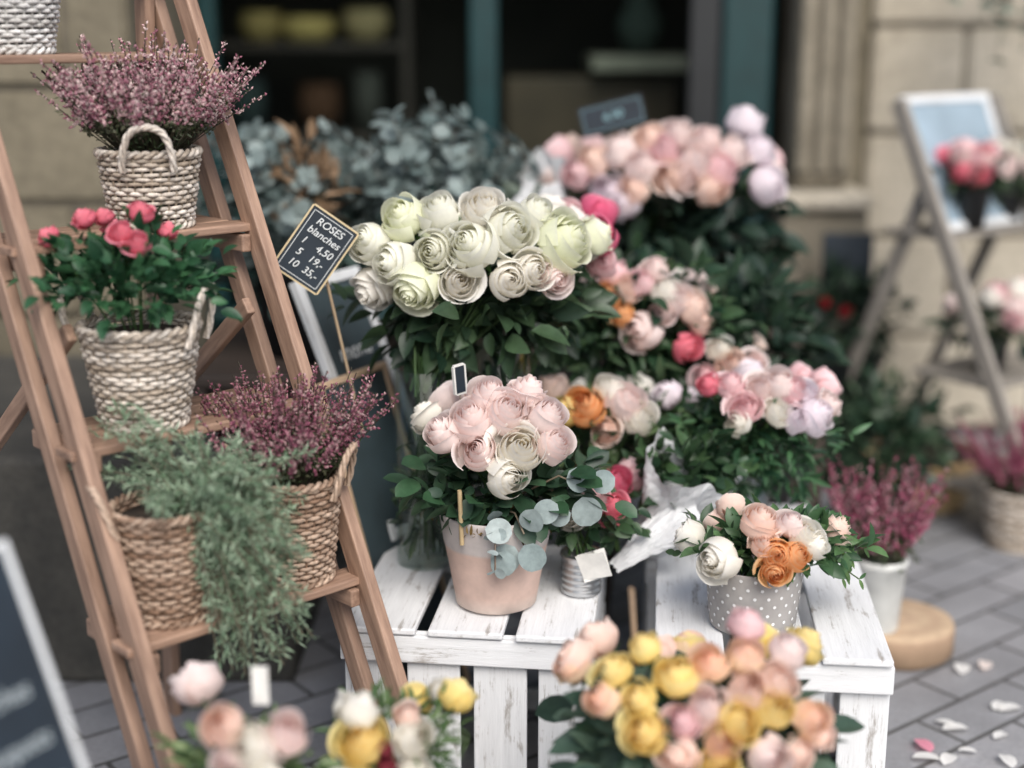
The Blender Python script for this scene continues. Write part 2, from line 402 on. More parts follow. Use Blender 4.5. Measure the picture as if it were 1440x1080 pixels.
# ------------------------------------------------------------------ pavement
def m_pave():
    m,nt,b=newmat('paving_stone'); v=objco(nt,(1,1,1),(0,0,math.radians(-38)))
    br=node(nt,'ShaderNodeTexBrick'); nt.links.new(v,br.inputs[0])
    br.inputs['Scale'].default_value=1; br.inputs['Brick Width'].default_value=.30; br.inputs['Row Height'].default_value=.12
    br.inputs['Mortar Size'].default_value=.006; br.inputs['Mortar Smooth'].default_value=.3
    br.inputs['Color1'].default_value=(.24,.245,.26,1); br.inputs['Color2'].default_value=(.32,.32,.335,1); br.inputs['Mortar'].default_value=(.09,.09,.09,1)
    vv=objco(nt); n=noise_n(nt,3,6,vv); n2=noise_n(nt,90,3,vv)
    g=ramp(nt,n,[(.3,(.72,)*3),(.7,(1.15,)*3)]); g2=ramp(nt,n2,[(.3,(.85,)*3),(.7,(1.1,)*3)])
    c=mixc(nt,1.0,mixc(nt,1.0,br.outputs[0],g,'MULTIPLY'),g2,'MULTIPLY')
    nt.links.new(c,b.inputs['Base Color']); b.inputs['Roughness'].default_value=.55
    inv=node(nt,'ShaderNodeMath',operation='SUBTRACT'); inv.inputs[0].default_value=1; nt.links.new(br.outputs['Fac'],inv.inputs[1])
    bump(nt,b,inv.outputs[0],.6,.01); return m
me=bpy.data.meshes.new('pavement'); me.from_pydata([(-150,-150,0),(150,-150,0),(150,150,0),(-150,150,0)],[],[(0,1,2,3)]); me.materials.append(m_pave())
COL.objects.link(bpy.data.objects.new('pavement',me))
# ------------------------------------------------------------------ shop building
B=E('shop_building',(0,4.7,0))
def blocks(name,x0,x1,yf,depth,z0,z1,bw,bh,mat):
    import bmesh
    bm=bmesh.new(); r=np.random.default_rng(int(abs(x0)*100)+3); z=z0;row=0
    while z<z1-.01:
        hh=min(bh,z1-z); x=x0-(bw*.5 if row%2 else 0)
        while x<x1-.01:
            a=max(x,x0); b_=min(x+bw,x1)
            if b_-a>.03:
                y=yf+r.uniform(-.006,.006)
                mt=Matrix.Translation(((a+b_)/2,y+depth/2,z+hh/2))@Matrix.Diagonal((b_-a-.012,depth,hh-.012,1))
                bmesh.ops.create_cube(bm,size=1,matrix=mt)
            x+=bw
        z+=bh;row+=1
    bmesh.ops.bevel(bm,geom=list(bm.edges),offset=.012,segments=2,affect='EDGES')
    me=bpy.data.meshes.new(name); bm.to_mesh(me); bm.free(); me.materials.append(M[mat])
    o=bpy.data.objects.new(name,me); COL.objects.link(o); par(o,B)
    box(name+'_mortar',B,x0+.01,x1-.01,yf+.02,yf+depth-.02,z0,z1-.01,'mortar',0)
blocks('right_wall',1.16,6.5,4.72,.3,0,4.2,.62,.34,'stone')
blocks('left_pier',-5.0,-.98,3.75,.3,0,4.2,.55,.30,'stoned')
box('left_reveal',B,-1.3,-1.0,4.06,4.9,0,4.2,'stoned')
box('pilaster_shaft',B,.88,1.07,4.50,4.8,.86,4.2,'stonem',.03)
mb=MB()
for xx in(.91,.97,1.03):
    tube(mb,[(xx,4.50,.92),(xx,4.50,4.2)],.026,10,(.4,.36,.28))
mb.make('pilaster_ribs',M['stonem'],B)
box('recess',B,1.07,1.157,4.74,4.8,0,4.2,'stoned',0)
box('pedestal',B,.84,1.12,4.44,4.8,0,.80,'stonem',.02); box('pedestal_cap',B,.82,1.125,4.41,4.8,.803,.857,'stone',.02)
box('stall_riser',B,-.99,.80,4.60,4.68,.0,.42,'teal',.01); box('sill',B,-.99,.80,4.55,4.70,.423,.46,'teal',.01)
for x0,x1,nm in((-.99,-.93,'left_stile'),(-.135,-.045,'mullion'),(.66,.82,'right_stile')):
    box(nm,B,x0,x1,4.58,4.66,.463,2.9,'teal',.01)
box('glazing_bead',B,.56,.657,4.60,4.65,.463,2.9,'black',.006)
box('top_rail',B,-.99,.80,4.57,4.67,2.903,3.1,'teal',.01); box('fascia',B,-.99,.85,4.5,4.7,3.103,4.2,'teal',.01)
gl=MB(); gl.add([(-.93,4.62,.46),(-.135,4.62,.46),(-.135,4.62,2.9),(-.93,4.62,2.9)],[(0,1,2,3)]); gl.add([(-.045,4.62,.46),(.56,4.62,.46),(.56,4.62,2.9),(-.045,4.62,2.9)],[(0,1,2,3)])
gl.make('window_glass','wglass',B,False)
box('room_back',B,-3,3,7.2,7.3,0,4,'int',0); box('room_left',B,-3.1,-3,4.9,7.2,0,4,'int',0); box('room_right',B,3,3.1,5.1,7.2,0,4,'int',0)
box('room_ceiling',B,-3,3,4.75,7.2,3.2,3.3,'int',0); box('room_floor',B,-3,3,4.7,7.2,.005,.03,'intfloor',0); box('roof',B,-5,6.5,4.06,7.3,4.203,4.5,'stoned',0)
SH=E('shop_shelving',(0,5.8,0))
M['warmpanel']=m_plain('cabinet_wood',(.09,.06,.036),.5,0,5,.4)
box('cabinet',SH,-.02,.62,5.55,5.95,.03,1.17,'warmpanel'); box('counter_top',SH,.30,.68,5.45,6.0,1.20,1.25,'cream')
for z in(.9,1.27,1.7): box('shelf_%d'%int(z*100),SH,-1.3,-.45,5.9,6.2,z,z+.03,'darkwood')
box('side_panel',SH,-1.34,-1.303,5.9,6.2,.03,2.2,'darkwood');box('side_panel_right',SH,-.445,-.41,5.9,6.2,.03,2.2,'darkwood')
mb=MB()
for i,(x,z,r,h,c) in enumerate([(-1.03,1.3,.09,.12,(.40,.30,.12)),(-.84,1.3,.12,.10,(.55,.42,.16)),(-.60,1.3,.10,.13,(.38,.30,.16)),(-1.1,.93,.08,.22,(.05,.07,.07)),(-.8,.93,.09,.2,(.10,.05,.03)),(-.6,.93,.06,.25,(.08,.08,.07))]):  # golden bowls added to carry the bright warm strip in their colour
    lathe(mb,[(0,0),(r*.7,0),(r,h*.6),(r*.9,h*.9),(r*.95,h)],(x,6.02,z),20,c)
lathe(mb,[(0,0),(.06,0),(.09,.12),(.05,.2),(.07,.24)],(.5,5.75,1.255),20,(.06,.08,.07))
mb.make('ceramics','pot',SH)
DFILL=E('dark_filler',(-1.6,3.2,0)); M['darkfill']=m_stone('dark_fill_tone',(.03,.03,.027),(.075,.07,.06),5)  # added dark block, fills the unidentified dark area behind the stand
box('filler_block',DFILL,-3.2,-.46,2.78,3.74,0,.50,'darkfill',.015)
# ------------------------------------------------------------------ ladder plant stand (left)
def pl(L,Wd,Nd,W,N,z): return (L[0]+Wd[0]*W+Nd[0]*N, L[1]+Wd[1]*W+Nd[1]*N, z)
PS=E('ladder_plant_stand',(-.5,2.05,0)); L4=(-.541,1.94); Wd=(.728,.685); Nd=(.685,-.728); kk=.5
def on(W,N,z): return pl(L4,Wd,Nd,W,N-kk*(z-.47),z)
def on0(h,W,N,z): return pl(L4,Wd,Nd,W,N-kk*(h-.47),z)
for s,W0 in(('left',-.012),('right',.402)):
    board('front_rail_'+s,PS,on(W0,.0,0),on(W0,.0,1.50),.042,.022,(*Nd,0))
    board('inner_rail_'+s,PS,on(W0,-.105,0),on(W0,-.105,1.44),.036,.022,(*Nd,0))
    q=W0+(.024 if s=='left' else -.024)
    board('back_leg_'+s,PS,pl(L4,Wd,Nd,q,-.62,0),pl(L4,Wd,Nd,q,-.56,1.48),.04,.020,(*Nd,0))
    for i,h in enumerate((.45,.73,1.01,1.29)):
        q=W0+(.022 if s=='left' else -.022)
        board('cleat_%s_%d'%(s,i),PS,on0(h,q,.0,h-.012),on0(h,q,-.20,h-.012),.03,.018,(0,0,1))
    q=W0+(.046 if s=='left' else -.046)
    board('brace_'+s,PS,on0(.9,q,-.02,.9),pl(L4,Wd,Nd,q,-.60,.62),.03,.016,(0,0,1))
for i,h in enumerate((.47,.74,1.03,1.31)):
    for j in range(3):
        n=-.022-.062*j
        board('shelf_%d_slat_%d'%(i,j),PS,on0(h,-.03 if j==0 else 0.0,n,h-.006),on0(h,.42 if j==0 else .39,n,h-.006),.054,.014,(*Nd,0))
board('top_bar',PS,on(-.02,-.03,1.46),on(.41,-.03,1.46),.04,.02,(0,0,1))
GR1,GR2=(.018,.05,.022),(.065,.14,.05)
def bpos(h,W,N): return on0(h,W,N,h+.003)
b1=basket('wicker_basket',bpos(1.31,.10,-.085),.062,.085,.13,*WW,rows=17)
lf=MB(); leafmass(lf,A(b1.location)+[0,0,.16],(.1,.1,.06),120,.04,L_rose,GR1,GR2); lf.make('foliage','leaf',b1)
b2=basket('heather_basket',bpos(1.03,.25,-.07),.062,.080,.118,*WH,rows=15,handles=[(-1.35,.040,.050,.5),(1.8,.040,.050,.3)])
heather(b2,A(b2.location)+[0,.01,.12],210,.18,.18,[(.50,.25,.30),(.64,.42,.43),(.36,.14,.19),(.72,.56,.54)],.0040,42)
b3=basket('rose_basket',bpos(.74,.135,-.07),.062,.09,.155,*WH,nst=36,rows=20,handles=[(-.15,.038,.07,.35),(2.9,.04,.06,.5)])
c=A(b3.location)
lf=MB(); leafmass(lf,c+[-.01,0,.225],(.15,.12,.08),600,.032,L_rose,(.014,.06,.025),(.05,.16,.06),.1,.4,-.5)
rb=MB()
for dx,dy,dz,r in((-.125,-.02,.30,.019),(-.075,.0,.325,.019),(-.05,.02,.325,.018),(.012,0,.335,.022),(-.005,-.05,.31,.021),(.02,-.06,.295,.024),(.04,.05,.30,.02),(-.05,.07,.3,.02)):
    P=c+A([dx,dy,dz]); D=nrm(A([dx,dy-.03,.12])); add_rose(rb,P,D,r,'coral',4); calyx(lf,P,D,r)
    tube(lf,np.linspace(P-D*r*.4,c+A([dx*.3,dy*.3,.15]),4),.0016,4,(.06,.13,.04))
rb.make('rose_heads','petal',b3); lf.make('foliage','leaf',b3)
b5=basket('heather_basket',bpos(.47,.315,-.07),.06,.078,.17,*BR,rows=22,handles=[(-.15,.040,.058,.4),(3.3,.040,.055,.4)])
heather(b5,A(b5.location)+[0,.01,.15],180,.155,.20,[(.30,.10,.15),(.42,.19,.23),(.18,.06,.09),(.52,.34,.34)],.0040,40)
b4=basket('rosemary_basket',bpos(.47,.085,-.075),.06,.078,.17,*BR,rows=22,handles=[(-2.6,.040,.05,.5),(.5,.040,.055,.3)])
rm=MB(); c=A(b4.location)
for i in range(165):
    p0=c+A([rng.uniform(.0,.15),rng.uniform(-.02,.05),.165])
    k=rng.random()
    if k<.20: p1=p0+A([rng.uniform(-.18,-.02),rng.uniform(-.03,.06),rng.uniform(.04,.16)])
    elif k<.48: p1=p0+A([rng.uniform(-.02,.13),rng.uniform(-.12,.02),rng.uniform(-.02,.10)])
    else: p1=A([rng.uniform(c[0]+.085,c[0]+.235),c[1]-.10+rng.uniform(-.03,.03),rng.uniform(.40,.63)])+A([0,.06,0])*rng.random()
    m=(p0+p1)/2+A([0,-.035,.05]); t=np.linspace(0,1,9)[:,None]
    tube(rm,(1-t)**2*p0+2*t*(1-t)*m+t*t*p1,.0012,4,(.14,.12,.08))
    n=80; t=np.sort(rng.random(n))[:,None]*.93+.07; Q=(1-t)**2*p0+2*t*(1-t)*m+t*t*p1
    T=nrm(2*(1-t)*(m-p0)+2*t*(p1-m)); D=nrm(nrm(rng.normal(size=(n,3)))+T*.7)
    rm.inst(*L_need,basis(D)*(.019*(.7+.5*rng.random(n)))[:,None,None],Q,lerp((.12,.21,.12),(.42,.53,.38),rng.random(n)))
rm.make('rosemary','leaf',b4)
# ------------------------------------------------------------------ chalkboards
def text(s,parent,org,X,Y,size,mat='chalk',ext=.0006):
    cu=bpy.data.curves.new('lettering','FONT'); cu.body=s; cu.size=size; cu.extrude=ext; cu.align_x='CENTER'; cu.align_y='CENTER'; cu.shear=.2
    cu.materials.append(M[mat]); o=bpy.data.objects.new('lettering',cu); COL.objects.link(o)
    X=Vector(X).normalized();Y=Vector(Y).normalized();Z=X.cross(Y)
    o.matrix_world=Matrix.Translation(Vector(org)+Z*.0015)@Matrix((X,Y,Z)).transposed().to_4x4(); par(o,parent)
def framed(name,TL,TR,down,fw,ft,lines,mat='board',fmat='frame',bev=.003,tm='chalk'):
    TL=Vector(TL);TR=Vector(TR);dn=Vector(down); X=(TR-TL).normalized(); Y=-dn.normalized(); Z=X.cross(Y); wv=(TR-TL).length; h=dn.length
    e=E(name,TL+dn+ (TR-TL)/2)
    board('panel',e,TL+dn/2+X*.004,TR+dn/2-X*.004,h-.006,ft*.4,Y,mat,0)
    a=fw/2
    board('frame_left',e,TL+X*a,TL+X*a+dn,fw,ft,X,fmat,bev); board('frame_right',e,TR-X*a,TR-X*a+dn,fw,ft,X,fmat,bev)
    board('frame_top',e,TL+X*fw-Y*a,TR-X*fw-Y*a,fw,ft*.96,Y,fmat,bev); board('frame_bottom',e,TL+X*fw+dn+Y*a,TR-X*fw+dn+Y*a,fw,ft*.96,Y,fmat,bev)
    for s,px,py,sz in lines:
        text(s,e,TL+X*wv*px+dn*py+Z*(ft*.2),X,Y,sz,tm)
    return e
E1=Vector((.27,-.16,-.78)); W1=Vector((-.51,-.86,0)).normalized()
T1=Vector((-.575,1.52,.79))
framed('chalkboard_sign',T1+W1*.42,T1,E1*.98,.009,.012,[('Fleurs',.5,.1,.07),('fraiches',.80,.20,.030),('bouquets',.80,.27,.028),('Roses 12',.80,.34,.028),('Pivoines',.80,.41,.028),('merci',.82,.50,.03)],tm='dullchalk')
E2=Vector((.19,-.10,-.50)); W2=Vector((.466,.885,0)).normalized(); T2=Vector((-.43,2.74,.87))
framed('framed_chalkboard',T2,T2+W2*.22,E2,.022,.02,[('menu',.5,.3,.05)],'boardlight')
framed('picture_frame',(-.37,2.60,.70),(-.26,2.80,.70),Vector((.17,-.09,-.66)),.014,.016,[],'boardlight','palewood')
def tag(e,c,wid,hei,ang,yaw=0,lines=(),mat='board',edge='gold',sz=.016,tm='chalk'):
    X=Vector((math.cos(ang),0,math.sin(ang))); Y=Vector((-math.sin(ang),0,math.cos(ang)))
    Rz=Matrix.Rotation(yaw,3,'Z'); X=Rz@X;Y=Rz@Y; Z=X.cross(Y); c=Vector(c)
    board('panel',e,c-X*wid/2,c+X*wid/2,hei,.004,Y,mat,.001)
    for s in(-1,1):
        board('edge_a',e,c+X*s*(wid/2+.001)-Y*hei/2,c+X*s*(wid/2+.001)+Y*hei/2,.003,.006,X,edge,0)
        board('edge_b',e,c+Y*s*(hei/2+.001)-X*wid/2,c+Y*s*(hei/2+.001)+X*wid/2,.003,.0055,Y,edge,0)
    if lines:
      for s in(-1,1):
        board('line_a',e,c+X*s*(wid/2-.006)-Y*(hei/2-.006)+Z*.0026,c+X*s*(wid/2-.006)+Y*(hei/2-.006)+Z*.0026,.0010,.0006,X,tm,0)
        board('line_b',e,c+Y*s*(hei/2-.006)-X*(wid/2-.007)+Z*.0026,c+Y*s*(hei/2-.006)+X*(wid/2-.007)+Z*.0026,.0010,.0006,Y,tm,0)
    for s,px,py in lines: text(s,e,c+X*px*wid+Y*py*hei+Z*.002,X,Y,sz,tm)
sg=E('price_sign',(-.345,2.5,.9)); cc=Vector((-.348,2.50,.972))
tag(sg,cc,.092,.130,math.radians(-36),math.radians(8),[('ROSES',0,.35),('blanches',0,.20),('1    4,50',0,.03),('5   19,-',0,-.14),('10  35,-',0,-.31)],sz=.019)
pk=MB(); tube(pk,[tuple(cc+Vector((.01,.006,-.02))),(-.28,2.56,.62)],.003,6,(.4,.3,.2)); pk.make('pick','pot',sg)
# ------------------------------------------------------------------ crates
def crate(name,x,y,rot,wd,dp,z0,z1,mat='white',n=3):
    e=E(name,(x,y,z0)); cr,sr=math.cos(rot),math.sin(rot)
    def p(a,b,z): return (x+a*cr-b*sr,y+a*sr+b*cr,z)
    ax=(cr,sr,0)
    g=.022; bw=(wd-g*(n-1))/n
    for i in range(n):
        a=bw/2+i*(bw+g); jit=rng.uniform(-.004,.004)
        board('top_slat_%d'%i,e,p(a,-.004+jit,z1-.006),p(a,dp+.004,z1-.006),bw,.012,ax,mat)
    for zz in(z1-.040,z0+.03):
        board('front_rail',e,p(-.004,.010,zz),p(wd+.004,.010,zz),.050,.013,(0,0,1),mat)
        board('back_rail',e,p(0,dp-.006,zz),p(wd,dp-.006,zz),.046,.012,(0,0,1),mat)
    m=4; g2=.020; b2=(wd-g2*(m-1))/m
    for i in range(m):
        a=b2/2+i*(b2+g2)+rng.uniform(-.003,.003)
        board('front_slat_%d'%i,e,p(a,.024,z0+.0),p(a,.024,z1-.014),b2,.011,ax,mat)
    k=4; hh=(z1-z0-.016); sh=(hh-.014*(k-1))/k
    for i in range(k):
        zz=z0+sh/2+i*(sh+.014)
        for s,a in(('l',.006),('r',wd-.006)):
            board('side_%s_%d'%(s,i),e,p(a,.034,zz),p(a,dp-.014,zz),sh,.011,(0,0,1),mat)
    for a in(.022,wd-.022):
        for b in(.045,dp-.03): board('post',e,p(a,b,z0),p(a,b,z1-.014),.028,.02,ax,mat)
    return e
crate('white_crate',-.293,2.262,math.radians(-7),.43,.43,0,.36)
crate('white_crate',.235,2.165,math.radians(-6),.385,.44,0,.36)
crate('white_crate',.27,2.66,math.radians(-4),.36,.32,0,.34)
# ------------------------------------------------------------------ main clay pot arrangement
px,py,pz=-.028,2.365,.363
e=E('potted_rose_arrangement',(px,py,pz)); mb=MB()
c1=(.64,.47,.40);c2=(.54,.49,.47);c3=(.72,.60,.53)
prof=A([(0,0),(.060,0),(.066,.004),(.070,.03),(.078,.08),(.0835,.110),(.0840,.112),(.0855,.118),(.092,.165),(.0935,.172),(.0915,.175),(.087,.172),(.082,.13),(0,.13)])*A([1.08,1.0])
cs=A([c3,c3,c3,c1,c1,c1,c1,c2,c2,c2,c2,c2,c2,c2])
lathe(mb,prof,(px,py,pz),56,cs); mb.make('clay_pot','pot',e)
mo=MB(); leafmass(mo,(px,py,pz+.155),(.09,.09,.02),900,.014,L_long,(.10,.07,.02),(.28,.22,.08),.1,.4); mo.make('moss','dry',e)
c=(-.018,2.39,.672)
lst=[(-.098,.012,.041,'blush'),(-.052,.036,.042,'blush'),(.008,.048,.042,'blush'),(.075,.040,.044,'blush'),(-.040,-.01,.039,'blush'),(.032,-.006,.046,'cream'),(.088,-.002,.038,'blush'),(.008,-.050,.038,'cream'),(-.02,.07,.036,'blush'),(.045,.075,.036,'blush')]
lf=bouquet(e,c,lst,.15,.10,.10,4,('blush','cream'),.038,.5,(px,py,pz+.15),up=.6)
leafmass(lf,(px+.01,py+.02,.575),(.175,.11,.06),230,.045,L_oval,(.018,.05,.027),(.055,.13,.06),.55,.0,-.9)
leafmass(lf,(px,py+.02,.55),(.12,.1,.05),140,.05,L_rose,(.015,.045,.02),(.045,.10,.045),.3,-.1)
for sx,sz_ in((-.13,.60),(-.12,.63),(.13,.62),(.14,.60),(-.09,.57),(.09,.56),(-.03,.575)):
    lf.inst(*L_oval,basis(A([[sx*4,-.6,rng.uniform(-.1,.5)]]),A([[.1,-.6,.8]]))*.055,A([[px+sx,py-.09+abs(sx)*.3,sz_]]),lerp((.02,.06,.03),(.05,.12,.055),A([rng.random()])))
lf.make('foliage','leaf',e)
eu=MB(); g1,g2=(.25,.32,.32),(.46,.53,.52)
eucsprig(eu,(px+.0,py-.06,.56),(px+.0,py-.14,.475),(.0,-.03,.03),5,.034,g1,g2)
for P,D,N,s in[((.005,2.27,.50),(-.5,-.2,-.6),(.1,-1,.3),.052),((.03,2.25,.535),(.1,-.3,.8),(-.3,-1,.2),.045),((.0,2.25,.53),(-.7,-.1,.2),(.2,-1,.5),.046),((.04,2.27,.55),(.7,0,.5),(0,-1,.4),.044),((.02,2.25,.51),(.5,-.2,-.7),(.2,-1,.3),.05),((-.01,2.25,.50),(-.2,-.2,-1),(-.2,-1,.3),.045),((.12,2.31,.575),(.3,0,-1),(0,-1,.2),.056),((.13,2.31,.59),(-.6,0,.6),(0,-.8,.6),.045),((.135,2.31,.595),(.8,0,.3),(.1,-.8,.6),.043),((.10,2.3,.55),(-.8,0,-.2),(0,-1,.4),.04)]:
    eu.inst(*L_round,basis(A([D],float),A([N],float)+rng.normal(size=(1,3))*.25)*s,A([P]),lerp(g1,g2,A([rng.random()])))
tube(eu,[(px,py-.03,.55),(.005,2.27,.56),(.02,2.25,.53)],.0018,5,(.25,.2,.14)); tube(eu,[(px+.02,py,.55),(.08,2.32,.61),(.13,2.31,.59)],.0018,5,(.25,.2,.14))
eu.make('eucalyptus','leaf',e)
bw=MB(); tube(bw,[(-.085,2.28,.50),(-.088,2.27,.60)],.004,7,(.5,.38,.22)); bw.make('plant_pick','pot',e)
tg=E('price_tag',(-.09,2.42,.73)); tag(tg,(-.092,2.42,.755),.022,.05,math.radians(5),math.radians(40),[],'board','card',.01)
pk=MB(); tube(pk,[(-.092,2.42,.735),(-.08,2.42,.60)],.0015,5,(.3,.25,.2)); pk.make('pick','pot',tg)
# ------------------------------------------------------------------ glass vases with white roses
def vase(e,x,y,z,r,h,mat='glass'):
    mb=MB(); lathe(mb,[(0,.0),(r*.98,.0),(r,.004),(r,h),(r-.003,h+.001),(r-.003,.012),(0,.012)],(x,y,z),40); mb.make('glass_vase',mat,e)
e=E('white_rose_vase',(-.15,2.56,.363)); vase(e,-.165,2.56,.363,.054,.38)
c=(-.085,2.64,.968)
lst=[(-.11,.05,.046,'green'),(-.17,.012,.045,'white'),(-.165,-.072,.042,'cream'),(-.086,-.06,.054,'green'),(-.053,.0,.046,'white'),(.013,.008,.052,'white'),(.08,.035,.050,'white'),(.178,.012,.054,'green'),(.08,-.048,.044,'cream'),(.122,-.035,.042,'cream'),(-.046,.062,.042,'white'),(.033,.07,.042,'cream'),(.16,-.05,.040,'blush'),(-.125,-.022,.044,'white'),(.13,.06,.04,'white'),(-.01,-.05,.038,'cream')]
lf=bouquet(e,c,lst,.24,.15,.12,10,('white','cream','green'),.044,.45,(-.165,2.56,.70),up=.38)
leafmass(lf,(-.075,2.64,.845),(.21,.14,.08),340,.062,L_rose,(.016,.04,.02),(.06,.12,.05),.25,-.1,-.9)
leafmass(lf,(-.12,2.62,.79),(.12,.09,.08),120,.06,L_rose,(.012,.035,.018),(.045,.09,.04),.2,-.4)
stems(lf,(-.165,2.56,.76),(.02,.02,.01),(-.165,2.56,.38),(.04,.04,0),34)
leafmass(lf,(-.165,2.56,.50),(.045,.045,.12),90,.045,L_long,(.012,.035,.015),(.04,.08,.03),.1,.5)
lf.make('foliage','leaf',e)
e=E('glass_flower_vase',(-.03,2.68,.363)); vase(e,-.02,2.63,.363,.058,.42)
c=(.155,2.80,.965)
lf=bouquet(e,c,[(0,0,.046,'hot'),(-.05,.03,.04,'pink'),(.02,-.05,.035,'pink')],.1,.08,.1,2,('hot',),.04,.3,(-.0,2.66,.7))
stems(lf,(-.02,2.63,.78),(.03,.03,.01),(-.02,2.63,.38),(.04,.04,0),16)
leafmass(lf,(.05,2.74,.84),(.11,.09,.07),130,.055,L_rose,(.015,.04,.02),(.05,.10,.045),.3,-.2)
lf.make('foliage','leaf',e)
# ------------------------------------------------------------------ tin with small bouquet + card
e=E('tin_posy',(.12,2.44,.363)); mb=MB()
pr=[(0,0),(.034,0),(.036,.003)]+[(.036+.0012*math.sin(i*1.6),.005+i*.003) for i in range(22)]+[(.039,.072),(.0385,.075),(.034,.07),(0,.05)]
lathe(mb,pr,(.125,2.41,.363),36); mb.make('tin','tin',e)
lf=bouquet(e,(.125,2.47,.52),[(-.02,-.01,.034,'cream'),(.03,.02,.028,'pink'),(.06,.0,.028,'coral'),(0,.03,.028,'blush')],.09,.06,.06,2,('pink',),.028,.3,(.125,2.41,.42))
leafmass(lf,(.13,2.46,.48),(.11,.07,.04),130,.036,L_rose,GR1,GR2,.3,.1); lf.make('foliage','leaf',e)
cd_=E('gift_card',(.135,2.355,.38)); board('card',cd_,(.12,2.362,.425),(.168,2.345,.44),.05,.0015,(0,-.25,1),'card',0); board('card_back',cd_,(.122,2.372,.42),(.170,2.37,.435),.05,.0015,(0,.35,1),'card',0)
# ------------------------------------------------------------------ orange/cream bouquet behind
e=E('mixed_rose_bouquet',(.19,2.78,.363)); vase(e,.19,2.74,.345,.05,.16,'zinc')
lf=bouquet(e,(.19,2.74,.625),[(-.05,.015,.044,'orange'),(-.085,.0,.035,'yellow'),(.03,.025,.044,'blush'),(.06,-.005,.038,'cream'),(-.01,-.03,.033,'peach'),(.0,.045,.034,'cream')],.13,.09,.08,4,('peach','cream'),.035,.4,(.19,2.74,.48))
leafmass(lf,(.21,2.74,.555),(.155,.11,.085),330,.045,L_rose,(.03,.07,.03),(.12,.20,.08),.4,.1); lf.make('foliage','leaf',e)
def wrap(name,parent,loc,d,h,r0,r1,mat='paper',arc=5.2,a0=.5,seed=1):
    r=np.random.default_rng(seed); mb=MB(); n=16;k=70
    t=np.linspace(0,1,n)[:,None]; th=a0+np.linspace(0,arc,k)[None]
    fold=np.abs(((th*1.9+t*1.3)%2)-1)-.5; fold2=np.abs(((th*3.7-t*2.1+1)%2)-1)-.5
    R=(r0+(r1-r0)*t)*(1+.20*t*fold+.10*t*fold2+.05*np.sin(th*3+t*9))
    V=np.stack([R*np.cos(th),R*np.sin(th),h*t*(1+.10*np.sin(th*3+2)*t+.05*fold2*t)+0*th],-1).reshape(-1,3)
    V=V+r.normal(size=V.shape)*.0010
    Rm=A(Vector(d).to_track_quat('Z','Y').to_matrix())
    V=V@Rm.T+A(loc)
    i=np.arange(n-1)[:,None];j=np.arange(k-1)[None]
    mb.add(V,np.stack([i*k+j,i*k+j+1,(i+1)*k+j+1,(i+1)*k+j],-1).reshape(-1,4)); mb.make(name,mat,parent,False)
e=E('wrapped_bouquet',(.32,2.72,.35)); wrap('paper_wrap',e,(.27,2.62,.365),(.35,-.35,.95),.22,.03,.09,seed=3)
lf=bouquet(e,(.17,2.60,.50),[(0,0,.03,'pink'),(.03,.02,.03,'hot'),(.02,-.04,.028,'coral'),(-.03,.0,.026,'pink')],.07,.05,.07,2,('pink',),.03,.3,(.2,2.6,.37))
leafmass(lf,(.33,2.58,.53),(.10,.07,.08),160,.045,L_rose,GR1,GR2,.3,.2); lf.make('foliage','leaf',e)
e=E('crumpled_paper',(.23,2.5,.365)); wrap('sheet',e,(.19,2.47,.375),(.8,.3,.35),.17,.02,.07,arc=2.6,a0=.2,seed=6)
# ------------------------------------------------------------------ lilac bouquet on rear crate
e=E('lilac_rose_bouquet',(.46,2.72,.345)); vase(e,.47,2.76,.345,.055,.14,'zinc')
c=(.48,2.72,.632)
lst=[(-.035,.015,.036,'pink'),(.06,.045,.036,'pink'),(.10,.0,.044,'lilac'),(.065,-.005,.034,'lilac'),(.0,.05,.034,'blush'),(-.10,.05,.028,'coral'),(-.06,.055,.03,'pink'),(.03,.055,.036,'blush'),(-.05,-.01,.03,'cream'),(.025,.01,.032,'cream'),(.13,.012,.032,'blush'),(.085,.04,.03,'lilac')]
lf=bouquet(e,c,lst,.17,.11,.12,7,('pink','lilac'),.034,.5,(.47,2.76,.46))
leafmass(lf,(.47,2.72,.55),(.18,.13,.115),950,.036,L_long,(.015,.055,.024),(.06,.16,.06),.3,.15)
leafmass(lf,(.47,2.74,.59),(.15,.12,.05),200,.04,L_rose,GR1,GR2,.3,.2); lf.make('foliage','leaf',e)
# ------------------------------------------------------------------ polka dot pot
qx,qy,qz=.412,2.27,.363
e=E('polka_dot_pot',(qx,qy,qz)); mb=MB(); g=(.42,.40,.385)
lathe(mb,[(0,0),(.070,0),(.073,.003),(.084,.112),(.0835,.115),(.079,.113),(.075,.08),(0,.08)],(qx,qy,qz),48,g); mb.make('pot','pot',e)
th=np.arange(10)/10*6.2832; dv_=np.c_[np.cos(th),np.sin(th),0*th]
dt=(np.vstack([[0,0,0],dv_]),A([[0,i+1,(i+1)%10+1] for i in range(10)]))
db=MB()
for j in range(7):
    z=.012+j*.0155; R=.073+.011*(z/.112)+.0010
    n=22; a=(np.arange(n)+.5*(j%2))/n*6.2832
    Dn=np.c_[np.cos(a),np.sin(a),0*a-.08]; U=nrm(np.cross(Dn,A([0,0,1.]))); W=np.cross(U,nrm(Dn))
    P=np.c_[qx+R*np.cos(a),qy+R*np.sin(a),np.full(n,qz+z)]
    db.inst(*dt,np.stack([U,W,nrm(Dn)],-1)*.0030,P,(.85,.85,.85))
db.make('dots','pot',e)
